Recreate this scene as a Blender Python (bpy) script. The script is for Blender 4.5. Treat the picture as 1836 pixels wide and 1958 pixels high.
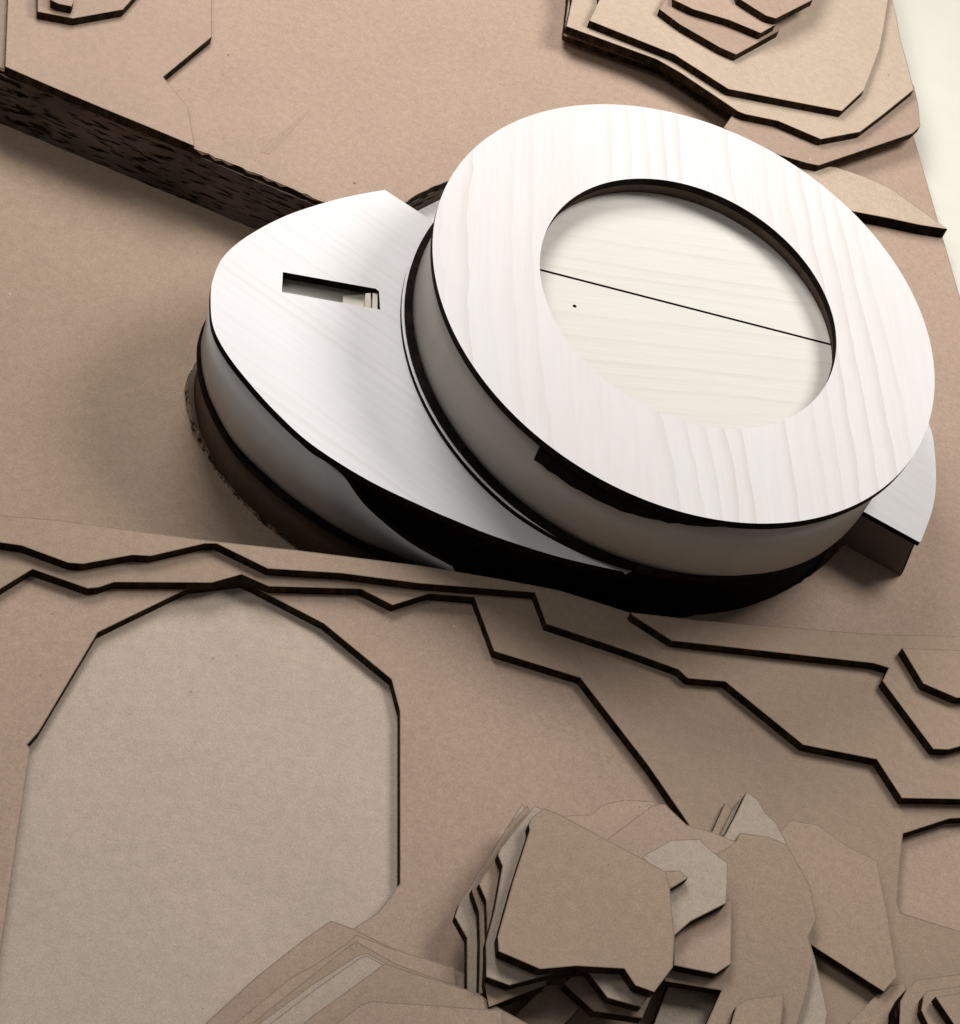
import bpy, math, random
from mathutils import Vector
from mathutils.geometry import tessellate_polygon
R = math.radians
SC = bpy.context.scene
for o in list(bpy.data.objects): bpy.data.objects.remove(o)
C = SC.collection

# ------------------------------------------------------------------ camera
# one unit is 100 mm.  The camera looks down at the model at 47 degrees, slightly rolled.
PITCH, SROLL, FPX, DIST = R(47), 0.40, 4000.0, 10.8
TGT = Vector((0, 0, 0.4))
_f = Vector((0, math.cos(PITCH), -math.sin(PITCH)))
_u0 = Vector((0, math.sin(PITCH), math.cos(PITCH)))
_r0 = Vector((1, 0, 0))
_c = math.sqrt(1 - SROLL * SROLL)
CR = _r0 * _c + _u0 * SROLL
CU = _u0 * _c - _r0 * SROLL
EYE = TGT - _f * DIST
cam_d = bpy.data.cameras.new('camera'); cam = bpy.data.objects.new('camera', cam_d); C.objects.link(cam)
cam_d.sensor_fit = 'HORIZONTAL'; cam_d.sensor_width = 36; cam_d.lens = 36 * FPX / 1836
cam_d.clip_start = 0.1; cam_d.clip_end = 200
from mathutils import Matrix
M3 = Matrix((CR, CU, -_f)).transposed()
cam.matrix_world = Matrix.Translation(EYE) @ M3.to_4x4()
SC.camera = cam

# ------------------------------------------------------------------ light
w = bpy.data.worlds.new('World'); SC.world = w; w.use_nodes = True
bg = w.node_tree.nodes['Background']; bg.inputs[0].default_value = (1.0, 0.97, 0.95, 1); bg.inputs[1].default_value = 0.10
def area(name, pos, size, power, col, tgt=(0, 0, 0.3)):
    ld = bpy.data.lights.new(name, 'AREA'); ld.shape = 'DISK'; ld.size = size; ld.energy = power; ld.color = col
    lo = bpy.data.objects.new(name, ld); C.objects.link(lo); lo.location = pos
    lo.rotation_euler = (Vector(tgt) - Vector(pos)).to_track_quat('-Z', 'Y').to_euler()
area('ceiling_or_fill_lamp', (4.4, 5.8, 8.9), 4.6, 700, (1.0, 0.975, 0.955))
area('ceiling_or_fill_lamp', (-4.6, 6.6, 8.0), 5.0, 760, (1.0, 0.975, 0.96))
area('ceiling_or_fill_lamp', (-6.2, -1.8, 9.5), 3.0, 130, (1.0, 0.98, 0.97))  # weak fill added at front left to lift the walls and shaded roof
SC.view_settings.view_transform = 'Standard'; SC.view_settings.look = 'None'
SC.view_settings.exposure = 0.0; SC.view_settings.gamma = 1.0
SC.render.engine = 'CYCLES'

# ------------------------------------------------------------------ helpers
def at(px, py, z):
    """world point at height z (mm) seen at a pixel of the photograph"""
    z = z / 100.0
    d = _f + CR * ((px - 918) / FPX) + CU * (-(py - 979) / FPX)
    t = (z - EYE.z) / d.z
    return Vector((EYE.x + d.x * t, EYE.y + d.y * t, z))
def xy(pts, z): return [at(p[0], p[1], z) for p in pts]
def setp(o, label=None, cat=None, group=None, kind=None):
    for k, v in (('label', label), ('category', cat), ('group', group), ('kind', kind)):
        if v: o[k] = v
    return o
def empty(name, loc, *a):
    o = bpy.data.objects.new(name, None); C.objects.link(o); o.location = loc; o.empty_display_size = .1
    return setp(o, *a)
def mesh(name, V, F, mats, mi=None, parent=None, smooth=None):
    c = Vector((0, 0, 0))
    for v in V: c += Vector(v)
    c /= len(V); c.z = min(v[2] for v in V)
    me = bpy.data.meshes.new(name)
    me.from_pydata([Vector(v) - c for v in V], [], F)
    for m in mats: me.materials.append(m)
    if mi:
        for p, i in zip(me.polygons, mi): p.material_index = i
    if smooth:
        for p in me.polygons: p.use_smooth = smooth(p.index)
    me.validate(); me.update()
    o = bpy.data.objects.new(name, me); C.objects.link(o); o.location = c
    if parent:
        bpy.context.view_layer.update(); o.parent = parent; o.location = c - parent.matrix_world.translation
    return o
def area2(P):
    return sum(P[i].x * P[(i + 1) % len(P)].y - P[(i + 1) % len(P)].x * P[i].y for i in range(len(P)))
def plate(name, P, z1, th, top, side, parent=None, holes=(), rim=None):
    """flat plate from world outline P (Vectors), top at z1 mm, thickness th mm"""
    z1, z0 = z1 / 100.0, (z1 - th) / 100.0
    loops = [P] + list(holes)
    loops = [(L if (area2(L) > 0) == (k == 0) else list(reversed(L))) for k, L in enumerate(loops)]
    flat = [v for L in loops for v in L]
    n = len(flat)
    V = [(v.x, v.y, z1) for v in flat] + [(v.x, v.y, z0) for v in flat]
    tri = tessellate_polygon([[Vector((v.x, v.y, 0)) for v in L] for L in loops])
    F = []; mi = []
    for t in tri:
        a, b, c = [flat[i] for i in t]
        s = (b.x - a.x) * (c.y - a.y) - (b.y - a.y) * (c.x - a.x)
        if abs(s) < 1e-12: continue
        t = tuple(t) if s > 0 else tuple(reversed(t))
        F.append(t); mi.append(0); F.append(tuple(i + n for i in reversed(t))); mi.append(0)
    if rim:
        base_n = len(V); off = 0
        for L in loops:
            m = len(L)
            for i in range(m):
                d1 = (L[i] - L[i - 1]); d2 = (L[(i + 1) % m] - L[i]); d1.z = d2.z = 0
                n1, n2 = Vector((-d1.y, d1.x, 0)).normalized(), Vector((-d2.y, d2.x, 0)).normalized()
                q = (n1 + n2); q = q.normalized() / max(.5, q.length / 2) if q.length > .1 else n1
                p = L[i] + q * .0042
                V.append((p.x, p.y, z1 + .0006))
            for i in range(m):
                j = (i + 1) % m
                F.append((off + i, off + j, base_n + off + j, base_n + off + i)); mi.append(2)
            off += m
    k = 0
    for L in loops:
        m = len(L)
        for i in range(m):
            j = (i + 1) % m
            F.append((k + j, k + i, k + i + n, k + j + n)[::-1] if False else (k + i, k + i + n, k + j + n, k + j)); mi.append(1)
        k += m
    return mesh(name, V, F, [top, side] + ([rim] if rim else []), mi, parent)
def smooth_closed(pts, n=10):
    out = []; m = len(pts)
    for i in range(m):
        p0, p1, p2, p3 = [Vector(pts[(i + k - 1) % m][:2]) for k in range(4)]
        for s in range(n):
            t = s / n
            out.append(0.5 * ((2 * p1) + (p2 - p0) * t + (2 * p0 - 5 * p1 + 4 * p2 - p3) * t * t + (-p0 + 3 * p1 - 3 * p2 + p3) * t ** 3))
    return out
def smooth_open(pts, n=10):
    out = []; m = len(pts)
    P = [Vector(p) for p in pts]
    P = [P[0] * 2 - P[1]] + P + [P[-1] * 2 - P[-2]]
    for i in range(1, m):
        p0, p1, p2, p3 = P[i - 1:i + 3]
        for s in range(n):
            t = s / n
            out.append(0.5 * ((2 * p1) + (p2 - p0) * t + (2 * p0 - 5 * p1 + 4 * p2 - p3) * t * t + (-p0 + 3 * p1 - 3 * p2 + p3) * t ** 3))
    out.append(P[-2].copy())
    return out
def ell(cx, cy, a, b, ang, n=160, s=1.0):
    ca, sa = math.cos(R(ang)), math.sin(R(ang))
    return [(cx + s * (a * math.cos(t) * ca - b * math.sin(t) * sa), cy + s * (a * math.cos(t) * sa + b * math.sin(t) * ca))
            for t in [2 * math.pi * i / n for i in range(n)]]
def scale_loop(P, s):
    c = sum((Vector((p.x, p.y, 0)) for p in P), Vector()) / len(P)
    return [Vector((c.x + (p.x - c.x) * s, c.y + (p.y - c.y) * s, p.z)) for p in P]
def offset_loop(P, d):
    """move every point outwards by d (units)"""
    sg = 1 if area2(P) > 0 else -1
    n = len(P); out = []
    for i in range(n):
        t = (P[(i + 1) % n] - P[i - 1]); t.z = 0; t.normalize()
        out.append(P[i] + Vector((t.y, -t.x, 0)) * d * sg)
    return out
def band(name, B, T, mat, th, parent=None, closed=True, edge=None):
    """a standing wall skin between bottom curve B and top curve T, th units thick (inwards)"""
    n = len(B)
    def inner(P):
        out = []
        sg = 1 if area2(P) > 0 else -1
        for i in range(n):
            a = P[(i - 1) % n] if closed or i > 0 else P[0]
            b = P[(i + 1) % n] if closed or i < n - 1 else P[-1]
            t = b - a; t.z = 0; t.normalize()
            out.append(P[i] - Vector((t.y, -t.x, 0)) * th * sg)
        return out
    Bi, Ti = inner(B), inner(T)
    V = list(B) + list(T) + list(Bi) + list(Ti)
    F = []; mi = []
    m = n if closed else n - 1
    for i in range(m):
        j = (i + 1) % n
        F += [(i, j, n + j, n + i), (2 * n + j, 2 * n + i, 3 * n + i, 3 * n + j), (n + i, n + j, 3 * n + j, 3 * n + i), (j, i, 2 * n + i, 2 * n + j)]
        mi += [0, 0, 1, 1]
    if not closed:
        F += [(0, n, 3 * n, 2 * n), (n - 1, 3 * n - 1, 4 * n - 1, 2 * n - 1)]; mi += [1, 1]
    return mesh(name, V, F, [mat, edge or mat], mi, parent, smooth=lambda i: mi[i] == 0)

# ------------------------------------------------------------------ materials
def mat(name, rough=.8):
    m = bpy.data.materials.new(name); m.use_nodes = True
    nt = m.node_tree; b = nt.nodes['Principled BSDF']; b.inputs['Roughness'].default_value = rough
    b.inputs['Specular IOR Level'].default_value = .25
    return m, nt, b
def N(nt, t, **k):
    n = nt.nodes.new(t)
    for a, v in k.items(): setattr(n, a, v)
    return n
def coords(nt, rot=0.0, scale=(1, 1, 1)):
    tc = N(nt, 'ShaderNodeTexCoord'); mp = N(nt, 'ShaderNodeMapping')
    oi = N(nt, 'ShaderNodeObjectInfo'); vm = N(nt, 'ShaderNodeVectorMath', operation='SCALE')
    cb = N(nt, 'ShaderNodeCombineXYZ')
    nt.links.new(oi.outputs['Random'], vm.inputs['Scale']); vm.inputs[0].default_value = (37, 53, 0)
    ad = N(nt, 'ShaderNodeVectorMath', operation='ADD')
    nt.links.new(tc.outputs['Object'], ad.inputs[0]); nt.links.new(vm.outputs[0], ad.inputs[1])
    r1 = N(nt, 'ShaderNodeMapping'); r1.inputs['Rotation'].default_value = (0, 0, rot)
    nt.links.new(ad.outputs[0], r1.inputs[0]); nt.links.new(r1.outputs[0], mp.inputs[0]); mp.inputs['Scale'].default_value = scale
    return mp.outputs[0], ad.outputs[0]
def noise(nt, v, sc, det=3, ro=.6, dist=0):
    n = N(nt, 'ShaderNodeTexNoise'); n.inputs['Scale'].default_value = sc; n.inputs['Detail'].default_value = det
    n.inputs['Roughness'].default_value = ro; n.inputs['Distortion'].default_value = dist
    nt.links.new(v, n.inputs['Vector']); return n.outputs['Fac']
def ramp(nt, f, stops):
    r = N(nt, 'ShaderNodeValToRGB'); e = r.color_ramp.elements
    while len(e) < len(stops): e.new(.5)
    for el, (p, c) in zip(e, stops):
        el.position = p; el.color = (c[0], c[1], c[2], 1) if isinstance(c, tuple) else (c, c, c, 1)
    nt.links.new(f, r.inputs[0]); return r.outputs[0]
def mixc(nt, f, a, b, mode='MIX'):
    m = N(nt, 'ShaderNodeMix', data_type='RGBA', blend_type=mode)
    for s, v in ((m.inputs[0], f), (m.inputs[6], a), (m.inputs[7], b)):
        if isinstance(v, (int, float)): s.default_value = v
        elif isinstance(v, tuple): s.default_value = (*v, 1)
        else: nt.links.new(v, s)
    return m.outputs[2]
def math_(nt, op, a, b=None):
    m = N(nt, 'ShaderNodeMath', operation=op)
    for s, v in ((m.inputs[0], a), (m.inputs[1], b)):
        if v is None: continue
        if isinstance(v, (int, float)): s.default_value = v
        else: nt.links.new(v, s)
    return m.outputs[0]
def cardboard(name, col):
    m, nt, b = mat(name, .88)
    v, raw = coords(nt)
    big = ramp(nt, noise(nt, v, 1.6, 2), [(.3, .965), (.7, 1.03)])
    midn = ramp(nt, noise(nt, v, 22, 4, .65), [(.3, .93), (.7, 1.065)])
    fine = ramp(nt, noise(nt, v, 110, 2, .8), [(.3, .84), (.7, 1.13)])
    c = mixc(nt, 1, col, big, 'MULTIPLY'); c = mixc(nt, 1, c, midn, 'MULTIPLY'); c = mixc(nt, 1, c, fine, 'MULTIPLY')
    oi = N(nt, 'ShaderNodeObjectInfo')
    c = mixc(nt, 1, c, ramp(nt, oi.outputs['Random'], [(0.0, .945), (1.0, 1.045)]), 'MULTIPLY')
    fv, _ = coords(nt, .3, (1, 5, 1))
    fib = ramp(nt, noise(nt, fv, 20, 2, .7), [(.66, 0.0), (.78, .35)])
    c = mixc(nt, fib, c, tuple(x * .72 for x in col))
    # sparse dark fibres and pale specks
    for sc, lim, colr in ((4.5, .045, tuple(x * .35 for x in col)), (4.3, .03, (.75, .70, .62)), (9, .07, tuple(x * .55 for x in col))):
        vo = N(nt, 'ShaderNodeTexVoronoi'); vo.inputs['Scale'].default_value = sc
        dv = N(nt, 'ShaderNodeVectorMath', operation='ADD'); nt.links.new(v, dv.inputs[0]); dv.inputs[1].default_value = (sc, sc * 2, 0)
        nt.links.new(dv.outputs[0], vo.inputs['Vector'])
        sp = N(nt, 'ShaderNodeSeparateColor'); nt.links.new(vo.outputs['Color'], sp.inputs[0])
        pick = math_(nt, 'GREATER_THAN', sp.outputs[0], .55)
        jit = math_(nt, 'MULTIPLY', sp.outputs[1], lim)
        spot = math_(nt, 'MULTIPLY', math_(nt, 'LESS_THAN', vo.outputs['Distance'], jit), pick)
        c = mixc(nt, math_(nt, 'MULTIPLY', spot, .75), c, colr)
    nt.links.new(c, b.inputs['Base Color'])
    bp = N(nt, 'ShaderNodeBump'); bp.inputs['Strength'].default_value = .12; bp.inputs['Distance'].default_value = .01
    nt.links.new(noise(nt, v, 45, 3, .7), bp.inputs['Height']); nt.links.new(bp.outputs[0], b.inputs['Normal'])
    return m
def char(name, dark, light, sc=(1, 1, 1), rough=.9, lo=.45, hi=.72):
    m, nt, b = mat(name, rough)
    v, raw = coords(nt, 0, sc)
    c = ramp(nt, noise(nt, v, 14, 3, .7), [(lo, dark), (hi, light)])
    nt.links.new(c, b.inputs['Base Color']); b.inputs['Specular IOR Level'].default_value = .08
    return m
def wood(name, col, line, ang, amt=.5, freq=8, warp=1.6, wsc=.55, fine=.3, rough=.6, spec=.2):
    """growth lines: a saw-tooth across the grain, bent by low noise"""
    m, nt, b = mat(name, rough); b.inputs['Specular IOR Level'].default_value = spec
    v, raw = coords(nt, ang)
    sx = N(nt, 'ShaderNodeSeparateXYZ'); nt.links.new(v, sx.inputs[0])
    vl, _ = coords(nt, ang, (.45, 1, .45))
    n1 = math_(nt, 'MULTIPLY', noise(nt, vl, wsc, 1.2, .4), warp * freq / 3)
    vj, _ = coords(nt, ang, (.7, 2.2, .7))
    n2 = math_(nt, 'MULTIPLY', noise(nt, vj, 3.5, 3, .55), .55)
    y = math_(nt, 'ADD', math_(nt, 'MULTIPLY', sx.outputs[1], freq), math_(nt, 'ADD', n1, n2))
    k = math_(nt, 'FRACT', y)
    g = ramp(nt, k, [(0.0, 0.0), (.5, .12), (.95, 1.0), (1.0, 0.0)])
    # every growth line gets its own strength
    wn = N(nt, 'ShaderNodeTexWhiteNoise', noise_dimensions='1D'); nt.links.new(math_(nt, 'FLOOR', y), wn.inputs['W'])
    g = math_(nt, 'MULTIPLY', g, ramp(nt, wn.outputs['Value'], [(.2, .12), (1.0, 1.0)]))
    v2, _ = coords(nt, ang, (1.0, 24, 1.0))
    f2 = ramp(nt, noise(nt, v2, 1.8, 3, .65), [(.35, 0.0), (.75, 1.0)])
    v3, _ = coords(nt, ang, (.25, 1, .25))
    big = ramp(nt, noise(nt, v3, 1.6, 2), [(.35, 0.0), (.7, 1.0)])
    c = mixc(nt, math_(nt, 'MULTIPLY', g, amt), col, line)
    c = mixc(nt, math_(nt, 'MULTIPLY', f2, fine * .4), c, line)
    c = mixc(nt, math_(nt, 'MULTIPLY', big, amt * .35), c, line)
    nt.links.new(c, b.inputs['Base Color'])
    bp = N(nt, 'ShaderNodeBump'); bp.inputs['Strength'].default_value = .05; bp.inputs['Distance'].default_value = .01
    nt.links.new(f2, bp.inputs['Height']); nt.links.new(bp.outputs[0], b.inputs['Normal'])
    return m
ROSE = cardboard('rosy_cardboard', (.440, .318, .240))
TAN = cardboard('tan_cardboard', (.408, .298, .217))
BUFF = cardboard('buff_cardboard', (.540, .425, .320))
PALE = cardboard('pale_cardboard', (.580, .472, .378))
DULL = cardboard('dull_pale_cardboard', (.470, .385, .305))
RIM = cardboard('scorched_rim', (.30, .222, .162))
CUT = char('laser_cut_edge', (.010, .006, .003), (.055, .032, .014), (1, 1, .4))
BURNT = char('burnt_plywood_edge', (.006, .004, .003), (.022, .014, .009), (1, 1, 1))
BLACKM = char('shade_black_plywood', (.004, .003, .003), (.012, .009, .007))  # near-black colour stands in for deep shade under the roofs
RIND = wood('white_birch_with_wavy_grain', (.82, .797, .785), (.57, .485, .43), R(73), .46, 9, 2.8, .5, .35, .75, .08)
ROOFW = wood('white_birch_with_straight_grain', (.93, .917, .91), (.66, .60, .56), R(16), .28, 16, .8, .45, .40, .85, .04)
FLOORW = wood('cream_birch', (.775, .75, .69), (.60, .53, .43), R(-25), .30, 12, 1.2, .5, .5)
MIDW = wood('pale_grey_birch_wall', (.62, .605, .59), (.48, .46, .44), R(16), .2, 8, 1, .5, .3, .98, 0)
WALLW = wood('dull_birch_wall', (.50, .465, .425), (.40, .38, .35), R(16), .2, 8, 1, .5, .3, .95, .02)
CREAMW = wood('cream_joint_wood', (.84, .79, .70), (.55, .40, .25), R(16), .3)
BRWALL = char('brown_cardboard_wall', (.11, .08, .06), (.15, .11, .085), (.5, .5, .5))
# stacked corrugated layers seen end-on: short dark flutes in grey-brown board
def flutes(name, dark, light, sc, nsc, lo, hi):
    m, nt, b = mat(name, .92)
    v, raw = coords(nt, 0, sc)
    a = noise(nt, v, nsc, 2, .55)
    c = ramp(nt, a, [(lo, dark), (hi, light)])
    big = ramp(nt, noise(nt, raw, 2.2, 3), [(.35, .55), (.65, 1.25)])
    c = mixc(nt, 1, c, big, 'MULTIPLY')
    nt.links.new(c, b.inputs['Base Color']); b.inputs['Specular IOR Level'].default_value = .05
    bp = N(nt, 'ShaderNodeBump'); bp.inputs['Strength'].default_value = .6; bp.inputs['Distance'].default_value = .02
    nt.links.new(a, bp.inputs['Height']); nt.links.new(bp.outputs[0], b.inputs['Normal'])
    return m
CUTB = char('scorched_cut_edge', (.014, .009, .005), (.055, .033, .016), (1.5, 1.5, .4), .9, .40, .70)
BLOCKSIDE = flutes('stacked_board_flutes', (.012, .008, .006), (.130, .098, .078), (1, 1, 6), 8.0, .38, .48)
RAWEDGE = flutes('raw_corrugated_edge', (.06, .04, .028), (.50, .40, .31), (1, 1, 2.2), 12, .42, .58)
FLUTED = flutes('fluted_cut_edge', (.006, .004, .003), (.085, .055, .035), (1.5, 1.5, 3.5), 11, .55, .70)

# ------------------------------------------------------------------ setting
def quad_struct(name, P, z, m):
    o = mesh(name, [(p.x, p.y, z / 100) for p in P], [(0, 1, 2, 3)], [m]); setp(o, kind='structure'); return o
mt, nt, b = mat('cream_tabletop', .6); b.inputs['Base Color'].default_value = (.88, .86, .74, 1)
v, _ = coords(nt); cc = ramp(nt, noise(nt, v, 3, 3), [(.3, (.71, .69, .60)), (.7, (.74, .72, .63))]); nt.links.new(cc, b.inputs['Base Color'])
quad_struct('tabletop', [Vector((-14, -14, 0)), Vector((14, -14, 0)), Vector((14, 14, 0)), Vector((-14, 14, 0))], -3, mt)
st_ = plate('added_backdrop', xy([(1577, -330), (1672, 0), (1747, 260), (1830, 548), (2010, 1180), (3400, 1180), (3400, -900), (1400, -900)], 30), 30, 3, mt, mt)  # cream surface added near board height to keep the board's shadow off it
setp(st_, kind='structure')
EDGE_X = lambda y: 1672 + .288 * y
bb = plate('base_board', xy([(-420, -330), (1500, -330), (2010, 1250), (2260, 2330), (-420, 2330)], 0), 0, 2.5, TAN, CUT)
setp(bb, kind='structure')

# ------------------------------------------------------------------ block (thick stack of board) and the sheet glued on it
rnd = random.Random(4)
slab_front = [(-420, -52), (5, 130), (620, 386), (700, 420)]
fr = []
for i in range(0, 91):
    t = i / 90; x = -420 + t * 1120; y = -52 + (x + 420) * (130 + 52) / 425 if x < 5 else 130 + (x - 5) * (386 - 130) / 615
    fr.append((x, y))
cutout = smooth_open([(735, 424), (772, 391), (800, 371), (858, 345), (960, 306), (1120, 282), (1300, 300), (1500, 380), (1640, 500), (1700, 700), (1690, 880),
                      (1652, 985), (1602, 1054), (1540, 1107), (1450, 1151), (1330, 1176), (1206, 1186), (1100, 1165)], 8)
cutout = [(p.x, p.y) for p in cutout]
back = [(1060, 1150), (950, 1131), (800, 1106), (566, 1078), (420, 1060), (300, 1046), (100, 1020), (0, 1012), (-420, 980)]
rightside = [(-420, 2330), (2270, 2330), (2010, 1180), (1830, 548), (1747, 260), (1672, 0), (1577, -330), (-420, -330)]
jag = []
for (x, y) in fr: jag.append((x + rnd.uniform(-1, 1), y - rnd.uniform(0.5, 3.2)))
cutj = [(x + rnd.uniform(-1.2, 1.2), y + rnd.uniform(-1.2, 1.2)) for x, y in cutout]
outer_sheet = jag + cutj + back + rightside
outer_block = [(x, y + rnd.uniform(-.6, .6)) for x, y in fr] + cutout + back + rightside
hole3 = [(74, 1399), (187, 1209), (362, 1124), (462, 1112), (484, 1122), (619, 1192), (749, 1299), (765, 1360), (765, 1500), (765, 1690), (724, 1744),
         (690, 1766), (640, 1800), (560, 2250), (-60, 2250), (0, 1830), (58, 1432), (52, 1424)]
block = plate('board_block', xy(outer_block, 40), 34.8, 34.6, PALE, BLOCKSIDE)
setp(block, 'thick block of stacked corrugated board with dark fluted side, running under the whole terrain', 'board block')
ts = plate('terrain_sheet', xy(outer_sheet, 40), 40, 5.1, ROSE, CUTB, holes=[xy(hole3, 40)], rim=RIM)
setp(ts, 'largest rosy cardboard sheet, lying on the thick block and curving round the wooden model', 'cardboard sheet')
# torn paper lip along the top of the block side
V = []; F = []
P = xy(jag, 40)
for i, p in enumerate(P):
    if i % 1: continue
    h = rnd.choice((0, .004, .010, .016, .022)); V += [Vector((p.x, p.y - .008, .398 - h)), Vector((p.x, p.y - .008, .401))]
V2 = [v + Vector((0, .007, 0)) for v in V]
n = len(V)
keep = [rnd.random() < .55 for _ in P]
for i in range(len(P) - 1):
    a = 2 * i
    F += [(a, a + 2, a + 3, a + 1), (n + a + 1, n + a + 3, n + a + 2, n + a), (a + 1, a + 3, n + a + 3, n + a + 1)]
lip = mesh('torn_lip', V + V2, F, [BUFF], None, block)

GT = 'contour sheets of the stepped cardboard terrain'
GP = 'loose cardboard offcuts piled in front'
GR = 'contour sheets stacked in the far right corner'
GL = 'contour sheets stacked in the far left corner'
def sheet(pts, z, label, m=TAN, th=3.9, side=None, group=GT, name='contour_sheet', cat='cardboard sheet', holes=()):
    z, th = 40 + (z - 40) * 1.35, th * 1.38
    o = plate(name, xy(pts, z), z, th, m, side or CUTB, rim=RIM, holes=[xy(h, z) for h in holes])
    return setp(o, label, cat, group)

# foreground terrain, highest towards the model
f1_line = [(-420, 1012), (-150, 1020), (0, 1037), (41, 1043), (131, 1076), (159, 1078), (253, 1061), (288, 1063), (392, 1039), (414, 1039), (512, 1087), (654, 1096), (800, 1115),
           (1023, 1133), (1045, 1193), (1195, 1243), (1297, 1280), (1316, 1297), (1387, 1303), (1536, 1424), (1677, 1452), (1725, 1526), (1836, 1528), (2090, 1530)]
f1_back = [(2010, 1232), (1836, 1222), (1674, 1216), (1336, 1190), (1206, 1172), (1071, 1129), (950, 1106), (800, 1081), (566, 1052), (401, 1034), (305, 1021), (109, 994), (0, 985), (-420, 950)]
sheet(f1_line + f1_back, 48, 'long narrow rosy sheet whose straight rear edge runs in front of the wooden model', TAN)
f2_line = [(-420, 1370), (0, 1126), (62, 1088), (168, 1125), (189, 1123), (218, 1113), (405, 1114), (462, 1098), (514, 1121), (690, 1126), (751, 1157), (820, 1135), (907, 1142),
           (945, 1245), (1110, 1296), (1240, 1464), (1300, 1551), (1340, 1610), (1400, 1760), (1450, 2250), (2240, 2250)]
ghole = [(1727, 1594), (1816, 1565), (1836, 1564), (1960, 1562), (1990, 1820), (1836, 1780), (1760, 1757), (1722, 1745), (1716, 1725), (1722, 1640)]
sheet(f2_line + [(2030, 1300), (1700, 1280), (1300, 1235), (1080, 1150), (800, 1098), (420, 1054), (0, 1004), (-420, 970)], 44,
      'broad rosy sheet one step below the narrow rear sheet, with a step-edged front', TAN, holes=[ghole])
sheet([(1210, 1177), (1285, 1225), (1671, 1268), (1700, 1277), (1688, 1302), (1785, 1432), (1814, 1433), (1836, 1427), (2050, 1370), (2010, 1225), (1836, 1216), (1674, 1213), (1336, 1186), (1206, 1171)],
      52, 'slim pointed sheet with a notched corner, right of the model on the rear terrain edge', TAN)
sheet([(1725, 1239), (1766, 1307), (1829, 1334), (2030, 1336), (2020, 1252), (1836, 1243)], 56, 'small sheet with a bent front edge, topmost at the right border behind the notched sheet', TAN)

# far left corner
sheet([(28, -330), (10, 127), (100, 166), (200, 208), (300, 249), (372, 279), (360, 205), (312, 147), (405, 70), (405, -330)], 44,
      'large rosy sheet with a short dark diagonal edge in the far left corner', ROSE, group=GL)
sheet([(72, -330), (72, 22), (140, 35), (235, 18), (258, -8), (300, -60), (300, -330)], 48, 'small angular sheet on the large rosy sheet of the far left corner', ROSE, group=GL)
sheet([(90, -330), (98, 0), (112, 7), (137, 12), (141, 3), (150, -330)], 52, 'tiny topmost sheet cut by the upper picture border at far left', ROSE, group=GL)

# far right corner stack
sheet([(1082, -330), (1085, 0), (1078, 58), (1078, 68), (1262, 133), (1394, 219), (1600, 200), (1600, -330)], 46, 'lowest dark-edged sheet of the far right stack, lying on the large terrain sheet', ROSE, th=2.8, group=GR, side=CUT)
sheet([(1082, -330), (1087, 0), (1080, 52), (1160, 82), (1258, 122), (1330, 166), (1400, 214), (1600, 200), (1600, -330)], 49, 'second sheet up in the far right stack, its edge almost hidden', PALE, th=2.6, group=GR)
sheet([(1400, 221), (1384, 244), (1470, 290), (1545, 312), (1566, 316), (1745, 255), (1760, 241), (1756, 200), (1748, 165), (1690, 60)], 50, 'rosy sheet with rounded front corner, sticking out lowest at the right of the far stack', ROSE, th=3.6, group=GR)
t1r = [(1745, 160), (1735, 120), (1722, 75), (1714, 30), (1706, 0), (1620, -330)]
sheet([(1090, -330), (1094, 0), (1083, 50), (1160, 78), (1256, 113), (1300, 138), (1412, 213), (1425, 218), (1488, 231), (1570, 266), (1645, 252), (1690, 218), (1748, 171)] + t1r, 54,
      'wide buff sheet of the far right stack with a torn pale right edge', BUFF, group=GR)
sheet([(1150, -330), (1146, 0), (1127, 39), (1290, 104), (1393, 170), (1500, 191), (1610, 212), (1653, 172), (1682, 95), (1691, 50), (1702, -20), (1640, -330)], 58,
      'buff sheet with a long clean front edge and pointed front in the far right stack', BUFF, group=GR)
sheet([(1285, -25), (1261, 17), (1300, 46), (1378, 91), (1408, 104), (1490, 59), (1500, -25)], 62, 'small rosy sheet with a blunt front point, lying on the buff pointed sheet', ROSE, group=GR)
sheet([(1290, -330), (1290, 0), (1325, 17), (1395, 38), (1455, 63), (1483, 47), (1440, 20), (1420, -330)], 66, 'small rosy strip sheet just above the blunt rosy sheet in the far right stack', ROSE, group=GR)
sheet([(1330, -330), (1412, -4), (1440, 14), (1466, 30), (1484, 35), (1555, -1), (1700, -330)], 70, 'topmost sheet of the far right stack, showing only its front corner at the picture border', ROSE, group=GR)
arch = [(1480, 310), (1545, 314), (1600, 320), (1650, 336), (1700, 358), (1750, 393), (1812, 438), (1760, 430), (1700, 417), (1621, 402), (1500, 378)]
o = sheet(arch, 46, 'flat arch-shaped buff offcut with one thick dark straight edge, behind the round roof', BUFF, th=5.6, name='curved_offcut', cat='offcut', group=None, side=BURNT)

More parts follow.
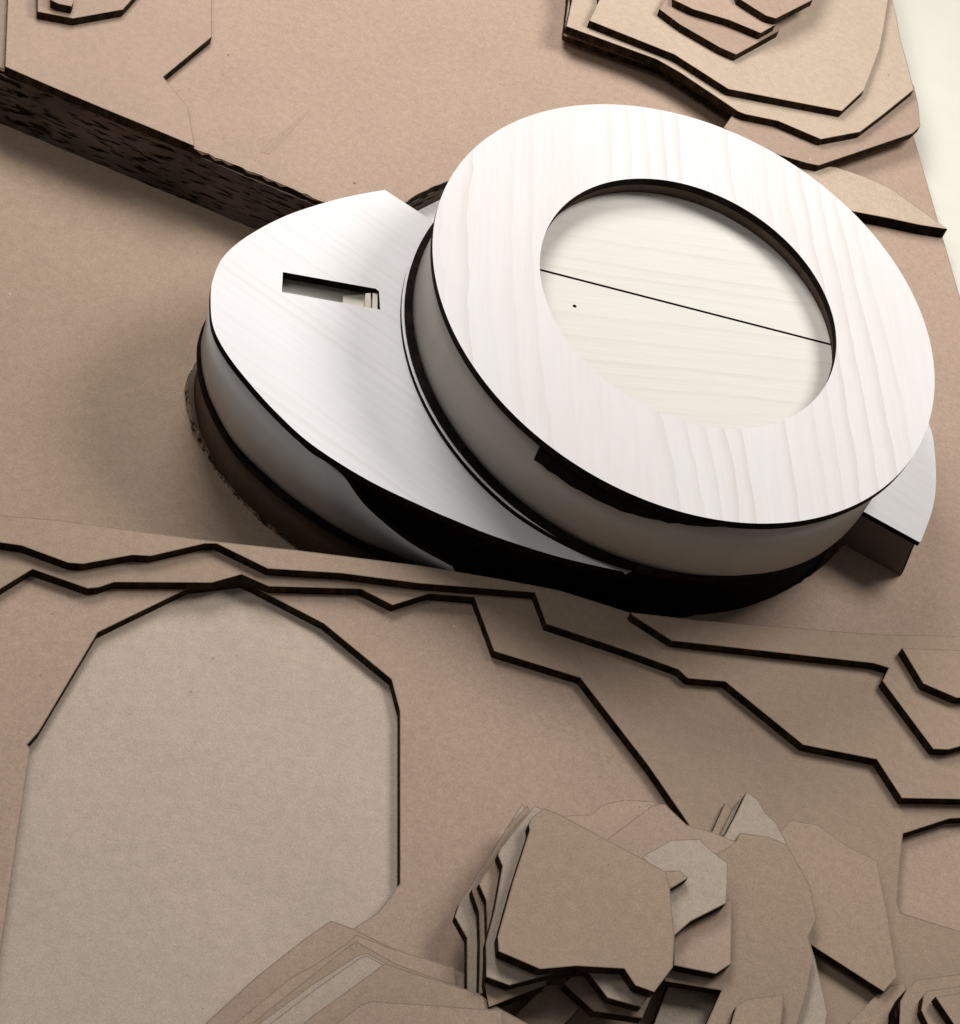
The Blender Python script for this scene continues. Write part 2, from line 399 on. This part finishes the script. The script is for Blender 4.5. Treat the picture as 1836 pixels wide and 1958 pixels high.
# ------------------------------------------------------------------ the wooden model
centre = at(1250, 850, 0)
B = empty('architectural_model', Vector((centre.x, centre.y, 0)), 'white wooden model building of stacked oval plates with a ring roof', 'architectural model')
def part(name, P, z, th, top, side, label=None, holes=()):
    o = plate(name, P, z, th, top, side, B, holes)
    if label: o['label'] = label
    return o
def cl(pts, z, n=10): return [at(p.x, p.y, z) for p in smooth_closed(pts, n)]
HID = [(880, 1118), (1000, 1150), (1200, 1165), (1380, 1150), (1480, 1090), (1530, 950), (1500, 760), (1350, 560), (1100, 470), (880, 450), (700, 470), (560, 505)]
base_px = [(466, 610), (400, 660), (364, 715), (359, 755), (370, 810), (400, 865), (432, 910), (468, 952), (512, 992), (560, 1022), (620, 1052), (700, 1085), (780, 1110), (900, 1140)] + [(1100, 1170), (1300, 1150), (1400, 1000), (1400, 800), (1100, 600), (800, 560), (600, 560)]
part('base_plate', [p + Vector((rnd.uniform(-.01, .01), rnd.uniform(-.01, .01), 0)) for p in cl(base_px, 5, 14)], 5, 4.9, BRWALL, RAWEDGE)
d1_px = [(440, 560), (402, 606), (386, 640), (383, 675), (388, 718), (405, 772), (450, 850), (530, 930), (640, 1008), (730, 1052), (800, 1082)] + HID
D1 = cl(d1_px, 36)
Bw = offset_loop(D1, -.03)
Bb = [Vector((p.x, p.y, .05)) for p in offset_loop(D1, -.02)]
Bt = [Vector((p.x, p.y, .318)) for p in Bw]
band('lower_wall', Bb, Bt, BRWALL, .04, B)
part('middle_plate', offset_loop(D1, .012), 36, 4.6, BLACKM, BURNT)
# dull birch wall rising to the main roof, its upper edge dropping away to the right
pairs = [((470, 535), (520, 430, 70)), ((430, 572), (474, 462, 70)), ((400, 612), (432, 500, 70)), ((386, 645), (412, 540, 70)), ((384, 675), (407, 575, 70)), ((389, 718), (410, 620, 70)), ((406, 772), (431, 670, 70)),
         ((451, 850), (470, 722, 70)), ((531, 928), (530, 789, 70)), ((590, 973), (565, 823, 70)), ((640, 1006), (604, 858, 70)), ((690, 1033), (652, 905, 67)), ((730, 1050), (700, 968, 60)), ((800, 1080), (780, 1035, 50)), ((880, 1112), (866, 1084, 43))]
wb = [at(p.x, p.y, 36) for p in smooth_open([q[0] for q in pairs], 8)]
ctl = []
for q in pairs:
    v = at(q[1][0], q[1][1], 74 if q[1][2] >= 69.9 else q[1][2]); v.z = q[1][2] / 100; ctl.append(v)
wt = smooth_open(ctl, 8)
for v in wt: v.z = min(v.z, .694)
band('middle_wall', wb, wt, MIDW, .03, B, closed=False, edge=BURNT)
r2 = smooth_open([(736, 363), (690, 371), (633, 384), (548, 412), (474, 451), (428, 490), (408, 532), (403, 568), (407, 621), (428, 667), (467, 720), (527, 787), (598, 851),
                  (704, 918), (810, 969), (870, 995), (950, 1027), (1070, 1065), (1191, 1093)], 8)
r2 = [(p.x, p.y) for p in r2] + [(1196, 1098), (1330, 1040), (1500, 940), (1400, 600), (1150, 480), (860, 450), (815, 414)]
slot = [(541, 520), (719, 552), (725, 557), (727, 592), (539, 558)]
R2 = xy(r2, 74)
part('main_roof', R2, 74, 4.6, ROOFW, BURNT, 'white birch roof plate with a narrow slot', [xy(slot, 74)])
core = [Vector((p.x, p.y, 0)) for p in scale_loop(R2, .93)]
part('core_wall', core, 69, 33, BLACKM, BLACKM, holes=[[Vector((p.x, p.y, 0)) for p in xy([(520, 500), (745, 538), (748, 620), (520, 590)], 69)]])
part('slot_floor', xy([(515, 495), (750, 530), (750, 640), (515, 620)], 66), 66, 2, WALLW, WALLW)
jb = part('joint_block', xy([(656, 566), (697, 563), (699, 600), (655, 596)], 68), 68, 8, CREAMW, CREAMW, 'cream wooden joint inside the roof slot')
part('joint_block', xy([(699, 561), (709, 560), (709, 600), (698, 597)], 72), 72, 11, CREAMW, CREAMW)
part('joint_block', xy([(713, 560), (722, 561), (722, 600), (712, 597)], 72), 72, 11, CREAMW, CREAMW)
part('rear_deck', xy([(690, 440), (760, 425), (801, 402), (845, 380), (930, 345), (1050, 400), (1000, 600), (800, 600)], 25), 25, 3, ROOFW, BURNT)
# upper drum
base = xy(ell(1238.9, 677.9, 509.3, 375.3, 36.3), 80)
ringxy = xy(ell(1307.4, 600.1, 516.3, 353.3, 30.25), 126)
def resample(P, n=160):
    c = sum(P, Vector()) / len(P)
    a0 = [(math.atan2(p.y - c.y, p.x - c.x), p) for p in P]; a0.sort(key=lambda t: t[0])
    out = []
    m = len(a0)
    for i in range(n):
        a = -math.pi + 2 * math.pi * (i + .5) / n
        k = next((j for j in range(m) if a0[j][0] > a), m)
        p1 = a0[(k - 1) % m]; p2 = a0[k % m]
        d = (p2[0] - p1[0]) % (2 * math.pi); t = ((a - p1[0]) % (2 * math.pi)) / d if d else 0
        out.append(p1[1].lerp(p2[1], t))
    return out
bs, rg = resample(base), resample(ringxy)
cc_ = sum(rg, Vector()) / len(rg)
def polar(P): return sorted((math.atan2(p.y - cc_.y, p.x - cc_.x), math.hypot(p.x - cc_.x, p.y - cc_.y)) for p in P)
def rad(PL, a):
    m = len(PL); k = next((j for j in range(m) if PL[j][0] > a), 0)
    p1, p2 = PL[(k - 1) % m], PL[k]; d = (p2[0] - p1[0]) % (2 * math.pi); t = ((a - p1[0]) % (2 * math.pi)) / d
    return p1[1] + (p2[1] - p1[1]) * t
PB, PR = polar(xy(ell(1238.9, 677.9, 509.3, 375.3, 36.3, 400), 80)), polar(xy(ell(1307.4, 600.1, 516.3, 353.3, 30.25, 400), 126))
bs = []; rg = []
for i in range(200):
    a = -math.pi + 2 * math.pi * (i + .5) / 200; x, y = rad(PB, a), rad(PR, a) - .015
    k_ = 30; m_ = -math.log(math.exp(-k_ * x) + math.exp(-k_ * y)) / k_ + .01
    bs.append(Vector((cc_.x + m_ * math.cos(a), cc_.y + m_ * math.sin(a), 0)))
    rg.append(Vector((cc_.x + rad(PR, a) * math.cos(a), cc_.y + rad(PR, a) * math.sin(a), 0)))
def voff(P, dl, dr, sh=-.22, sl=1.6):
    out = []
    n_ = len(P)
    for i in range(n_):
        t = (P[(i + 1) % n_] - P[i - 1]); t.z = 0; t.normalize(); nn = Vector((t.y, -t.x, 0)); k = max(0, min(1, (nn.x + sh) * sl))
        out.append(P[i] + nn * (dl * (1 - k) + dr * k))
    return out
part('drum_plate', voff(bs, .052, -.02, .35, 1.2), 77, 2.9, ROOFW, BURNT)
part('drum_plate', voff(bs, .038, -.03), 80, 2.7, BURNT, BURNT)
wbz = []
for i in range(len(bs)):
    t = (bs[(i + 1) % len(bs)] - bs[i - 1]); t.z = 0; t.normalize(); k = max(0, min(1, (t.y - .22) * 1.6))
    wbz.append(Vector((bs[i].x, bs[i].y, .80 - .04 * max(0, min(1, (k - .62) * 2.6)))))
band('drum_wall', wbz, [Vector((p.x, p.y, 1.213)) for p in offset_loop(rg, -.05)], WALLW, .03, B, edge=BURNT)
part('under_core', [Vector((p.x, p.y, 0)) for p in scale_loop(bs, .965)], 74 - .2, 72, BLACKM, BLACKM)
# black strip standing in for the shaded recess between ring roof and drum wall
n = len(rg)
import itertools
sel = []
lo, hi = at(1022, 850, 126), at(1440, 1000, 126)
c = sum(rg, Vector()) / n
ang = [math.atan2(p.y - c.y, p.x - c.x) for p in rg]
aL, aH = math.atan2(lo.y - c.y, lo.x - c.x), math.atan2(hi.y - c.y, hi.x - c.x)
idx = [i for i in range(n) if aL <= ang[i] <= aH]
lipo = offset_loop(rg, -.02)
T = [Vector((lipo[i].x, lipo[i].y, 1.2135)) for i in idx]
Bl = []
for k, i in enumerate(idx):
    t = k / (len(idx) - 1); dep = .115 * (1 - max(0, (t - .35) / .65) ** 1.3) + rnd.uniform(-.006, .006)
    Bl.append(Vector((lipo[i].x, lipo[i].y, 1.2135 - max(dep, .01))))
band('recess_shade', Bl, T, BLACKM, .03, B, closed=False)
hol = xy(ell(1316, 580.6, 305.5, 210.9, 30.85, 128), 126)
part('ring_roof', rg, 126, 4.5, RIND, BURNT, 'white birch ring roof with wavy grain', [hol])
ho = offset_loop(hol, .03)
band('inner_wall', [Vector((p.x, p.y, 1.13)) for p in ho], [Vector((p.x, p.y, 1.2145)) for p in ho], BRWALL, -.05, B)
a, b2 = at(1034, 516, 113), at(1598, 661, 113)
fl = offset_loop(hol, .06)
d = (b2 - a).normalized(); nrm = Vector((-d.y, d.x, 0))
for sgn in (1, -1):
    keepP = []
    m = len(fl)
    for i in range(m):
        p, q = fl[i], fl[(i + 1) % m]
        sp_, sq = sgn * (p - a).dot(nrm) - .008, sgn * (q - a).dot(nrm) - .008
        if sp_ >= 0: keepP.append(p)
        if (sp_ >= 0) != (sq >= 0): keepP.append(p.lerp(q, sp_ / (sp_ - sq)))
    part('floor_panel', keepP, 113, 3, FLOORW, BURNT, 'cream birch half-oval panel sunk in the ring roof, %s the straight seam' % ('behind' if sgn > 0 else 'in front of'))
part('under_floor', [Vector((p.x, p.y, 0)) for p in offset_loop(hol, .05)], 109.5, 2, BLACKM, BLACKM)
# side wing
r4 = smooth_open([(1700, 700), (1752, 760), (1780, 820), (1788, 870), (1790, 925), (1783, 975), (1762, 1034)], 8)
part('side_roof', xy([(p.x, p.y) for p in r4] + [(1759, 1037), (1648, 976), (1560, 925), (1560, 760)], 74), 74, 3.2, ROOFW, BURNT)
sb = [at(1560, 1012, 40.2), at(1722, 1100, 40.2), at(1732, 1075, 40.2)]
st = [at(1560, 935, 70.5), at(1748, 1035, 70.5), at(1757, 1005, 70.5)]
WINGW = wood('brown_stained_wall', (.19, .155, .135), (.13, .10, .085), R(16), .3, 8, 1, .5, .3, .95, .02)
V = [sb[0], sb[1], st[1], st[0]]; k = Vector((-.02, .035, 0)); V += [v + k for v in V]
mesh('side_wall', V, [(0, 1, 2, 3), (5, 4, 7, 6), (1, 5, 6, 2), (3, 2, 6, 7), (0, 3, 7, 4), (0, 4, 5, 1)], [WINGW, BURNT], [0, 1, 1, 1, 1, 1], B)
V = [sb[1], at(1728, 1090, 40.2), at(1755, 1024, 70.5), st[1]]; V = [v + Vector((.003, 0, 0)) for v in V]; V += [v + Vector((-.02, .03, 0)) for v in V]
mesh('side_wall_end', V, [(0, 1, 2, 3), (5, 4, 7, 6), (1, 5, 6, 2), (3, 2, 6, 7), (0, 3, 7, 4), (0, 4, 5, 1)], [BURNT], None, B)

# ------------------------------------------------------------------ loose pieces, bottom left
def H(pts, z, label, m, th=3): return sheet(pts, z, label, m, th, group=GP, name='cardboard_offcut', cat='cardboard offcut')
low = [(1000, 2300), (300, 2300)]
H([(200, 2120), (392, 1958), (490, 1868), (585, 1793), (633, 1760), (676, 1776), (742, 1809), (860, 1850), (1000, 1900), (1000, 2300), (200, 2300)], 44, 'lowest rosy offcut of the front left fan, its corner nearest the pale recess', ROSE)
H([(260, 2120), (448, 1958), (553, 1871), (600, 1845), (660, 1806), (682, 1787), (742, 1811), (870, 1850), (900, 2300), (260, 2300)], 47, 'second rosy offcut up in the front left fan', ROSE)
H([(270, 2120), (480, 1958), (590, 1870), (667, 1808), (682, 1800), (758, 1843), (860, 1880), (900, 2300), (270, 2300)], 50, 'third offcut up in the front left fan, under the pale ones', TAN)
H([(350, 2070), (500, 1953), (600, 1880), (683, 1827), (702, 1822), (738, 1842), (760, 2300), (350, 2300)], 52, 'thin pale offcut peeping out under the palest one of the front left fan', DULL, 2)
H([(360, 2070), (516, 1958), (600, 1893), (690, 1830), (702, 1827), (735, 1845), (800, 2300), (360, 2300)], 55, 'palest offcut of the front left fan', DULL, 2.5)
H([(450, 2080), (595, 1944), (650, 1905), (736, 1842), (800, 1863), (889, 1891), (915, 1899), (950, 1925), (1010, 1958), (1010, 2300), (450, 2300)], 58, 'wide rosy offcut overlapping the front right pile, second from top of the front left fan', TAN, 2.5)
H([(500, 2080), (641, 1958), (690, 1921), (711, 1914), (830, 1922), (960, 1932), (990, 2300), (500, 2300)], 61, 'topmost rosy offcut of the front left fan, cut by the lower border', ROSE, 2.5)

# ------------------------------------------------------------------ loose pieces, bottom right
H([(1068, 1560), (1131, 1557), (1143, 1546), (1157, 1537), (1194, 1529), (1250, 1532), (1300, 1600), (1200, 1700), (1068, 1700)], 48, 'rosy offcut behind the big top offcut, rearmost of the front pile', ROSE)
H([(1161, 1605), (1247, 1540), (1271, 1537), (1313, 1577), (1365, 1592), (1409, 1610), (1430, 1650), (1390, 1760), (1200, 1760), (1150, 1650)], 53, 'rosy offcut with a rounded rear corner, just in front of the rearmost offcut', ROSE)
H([(1513, 1568), (1564, 1577), (1622, 1618), (1678, 1646), (1685, 1688), (1699, 1757), (1716, 1868), (1690, 1896), (1687, 1894), (1550, 1806), (1440, 1740), (1460, 1640), (1494, 1587)], 49,
  'large offcut with a long dark straight front edge, right side of the front pile', TAN)
H([(1695, 1885), (1630, 1948), (1590, 2000), (1590, 2300), (1780, 2300), (1745, 1960), (1730, 1880)], 46.5, 'offcut at the lower border below the long dark straight edge', TAN, 2.4)
H([(1557, 1826), (1574, 1896), (1583, 1937), (1577, 1975), (1560, 2200), (1470, 2200), (1520, 1850)], 51, 'pale sliver under the long centre offcut at the lower border', DULL, 2)
H([(1385, 1625), (1407, 1609), (1416, 1592), (1470, 1600), (1505, 1615), (1531, 1660), (1550, 1695), (1562, 1757), (1546, 1792), (1557, 1828), (1545, 1890), (1525, 1960), (1500, 2200), (1270, 2200), (1345, 1972), (1380, 1894), (1272, 1876),
   (1260, 1760), (1330, 1650)], 54, 'long broad offcut down the middle of the front pile', TAN, 3.2)
H([(1390, 2100), (1397, 1962), (1408, 1925), (1425, 1911), (1500, 1900), (1480, 2100)], 57, 'small offcut with a dark fluted left edge at the lower border', TAN, 2.8)
o = H([(1428, 1514), (1449, 1528), (1463, 1553), (1484, 1573), (1505, 1612), (1490, 1660), (1400, 1660), (1366, 1622), (1388, 1594), (1410, 1552)], 52, 'pale pointed spike-shaped offcut with fluted edge, standing out behind the front pile', DULL, 8)
o.data.materials[1] = FLUTED
o = H([(1387, 1535), (1395, 1540), (1405, 1560), (1385, 1600), (1361, 1593)], 46.5, 'narrow offcut with a fluted edge left of the pale spike', TAN, 5)
o.data.materials[1] = FLUTED
H([(1289, 1740), (1289, 1846), (1369, 1862), (1398, 1843), (1400, 1720)], 58, 'rosy offcut under the pale octagonal one', ROSE, 3.4)
H([(1200, 1660), (1231, 1636), (1283, 1606), (1338, 1604), (1363, 1629), (1392, 1650), (1391, 1690), (1389, 1727), (1320, 1762), (1289, 1790), (1230, 1790)], 62, 'pale octagonal offcut beside the big top offcut', DULL, 3.6)
H([(1231, 1640), (1262, 1666), (1300, 1664), (1316, 1679), (1281, 1700), (1230, 1710)], 65, 'small offcut tucked between the big top offcut and the pale octagon', TAN, 2.6)
o = H([(1420, 1521), (1425, 1532), (1409, 1570), (1393, 1600), (1376, 1597), (1399, 1552)], 47.5, 'narrow pale offcut between the spike and the fluted one left of it', DULL, 4)
o.data.materials[1] = FLUTED
# the heap on the left of the pile
H([(893, 1735), (905, 1700), (1000, 1560), (1040, 1600), (1040, 1860), (912, 1890), (910, 1790)], 44, 'lowest hidden offcut under the heap with the dark left side', TAN)
H([(999, 1536), (940, 1628), (878, 1727), (870, 1753), (893, 1794), (893, 1900), (960, 1900), (1040, 1800), (1040, 1600)], 52, 'pale offcut sticking out furthest left from under the heap', DULL, 3.2)
H([(1008, 1540), (966, 1587), (902, 1701), (905, 1712), (916, 1743), (918, 1800), (916, 1900), (960, 1900), (1040, 1800), (1040, 1600)], 56, 'narrow offcut, second step up on the left of the heap', TAN, 3.2)
H([(1012, 1548), (975, 1592), (916, 1690), (930, 1722), (932, 1790), (926, 1878), (935, 1926), (985, 1906), (1043, 1884), (1060, 1800), (1060, 1600)], 59, 'offcut with a pointed lower corner, third step up on the left of the heap', TAN, 5)
H([(1090, 1870), (1078, 1881), (1136, 1934), (1180, 1940), (1228, 1947), (1246, 1905), (1255, 1800), (1100, 1800)], 56, 'rosy offcut with a diagonal dark edge under the right part of the heap', TAN, 3.8)
H([(1022, 1540), (956, 1624), (952, 1635), (961, 1656), (946, 1740), (929, 1804), (930, 1868), (974, 1884), (1060, 1862), (1122, 1856), (1162, 1908), (1226, 1926), (1240, 1906), (1240, 1700), (1090, 1590), (1036, 1546)], 63,
  'pale offcut directly under the big top offcut', DULL, 3.4)
H([(1040, 1545), (1018, 1562), (1011, 1577), (1013, 1588), (980, 1690), (952, 1791), (954, 1819), (1033, 1853), (1101, 1847), (1194, 1852), (1215, 1884), (1251, 1897), (1287, 1849), (1290, 1791), (1281, 1696), (1273, 1667),
   (1231, 1643), (1162, 1606), (1062, 1553)], 68, 'big rosy offcut on top of the front heap', TAN, 4)
H([(968, 1960), (1043, 1884), (1078, 1879), (1112, 1924), (1080, 1958), (1000, 2100), (900, 2100)], 50, 'offcut lying under the heap at the lower border, between its pointed corners', TAN, 3.6)
H([(1284, 1870), (1395, 1870), (1372, 1960), (1340, 2060), (1215, 2060), (1250, 1960)], 47, 'pale offcut framed by dark edges at the lower border', DULL, 3.6)
# lower right corner
o = H([(1754, 1873), (1836, 1862), (1940, 1850), (1990, 2200), (1730, 2200), (1720, 1960), (1722, 1915), (1735, 1890)], 56, 'large bottom offcut of the small stack in the lower right corner', TAN, 11)
o.data.materials[1] = FLUTED
H([(1775, 1894), (1836, 1885), (1960, 1875), (1990, 2200), (1800, 2200), (1780, 1970), (1762, 1932), (1766, 1905)], 60, 'middle offcut of the small stack in the lower right corner', TAN, 3.4)
H([(1789, 1906), (1836, 1898), (1960, 1890), (1990, 2200), (1900, 2200), (1824, 1958)], 64, 'top offcut of the small stack in the lower right corner', TAN, 3.4)

# small marks that belong to the surfaces
SC_M = cardboard('scuffed_cardboard', (.405, .298, .222))
sp = xy([(497, 290), (520, 266), (560, 236), (593, 209), (575, 232), (548, 262), (528, 284), (514, 295)], 40.1)
plate('scuff_mark', sp, 40.12, .3, SC_M, SC_M, ts)
kn = xy(ell(1099, 585, 4, 2.5, 20, 10), 113.1)
plate('knot', kn, 113.15, .4, BURNT, BURNT, [o for o in B.children if o.name.startswith('floor_panel')][1])
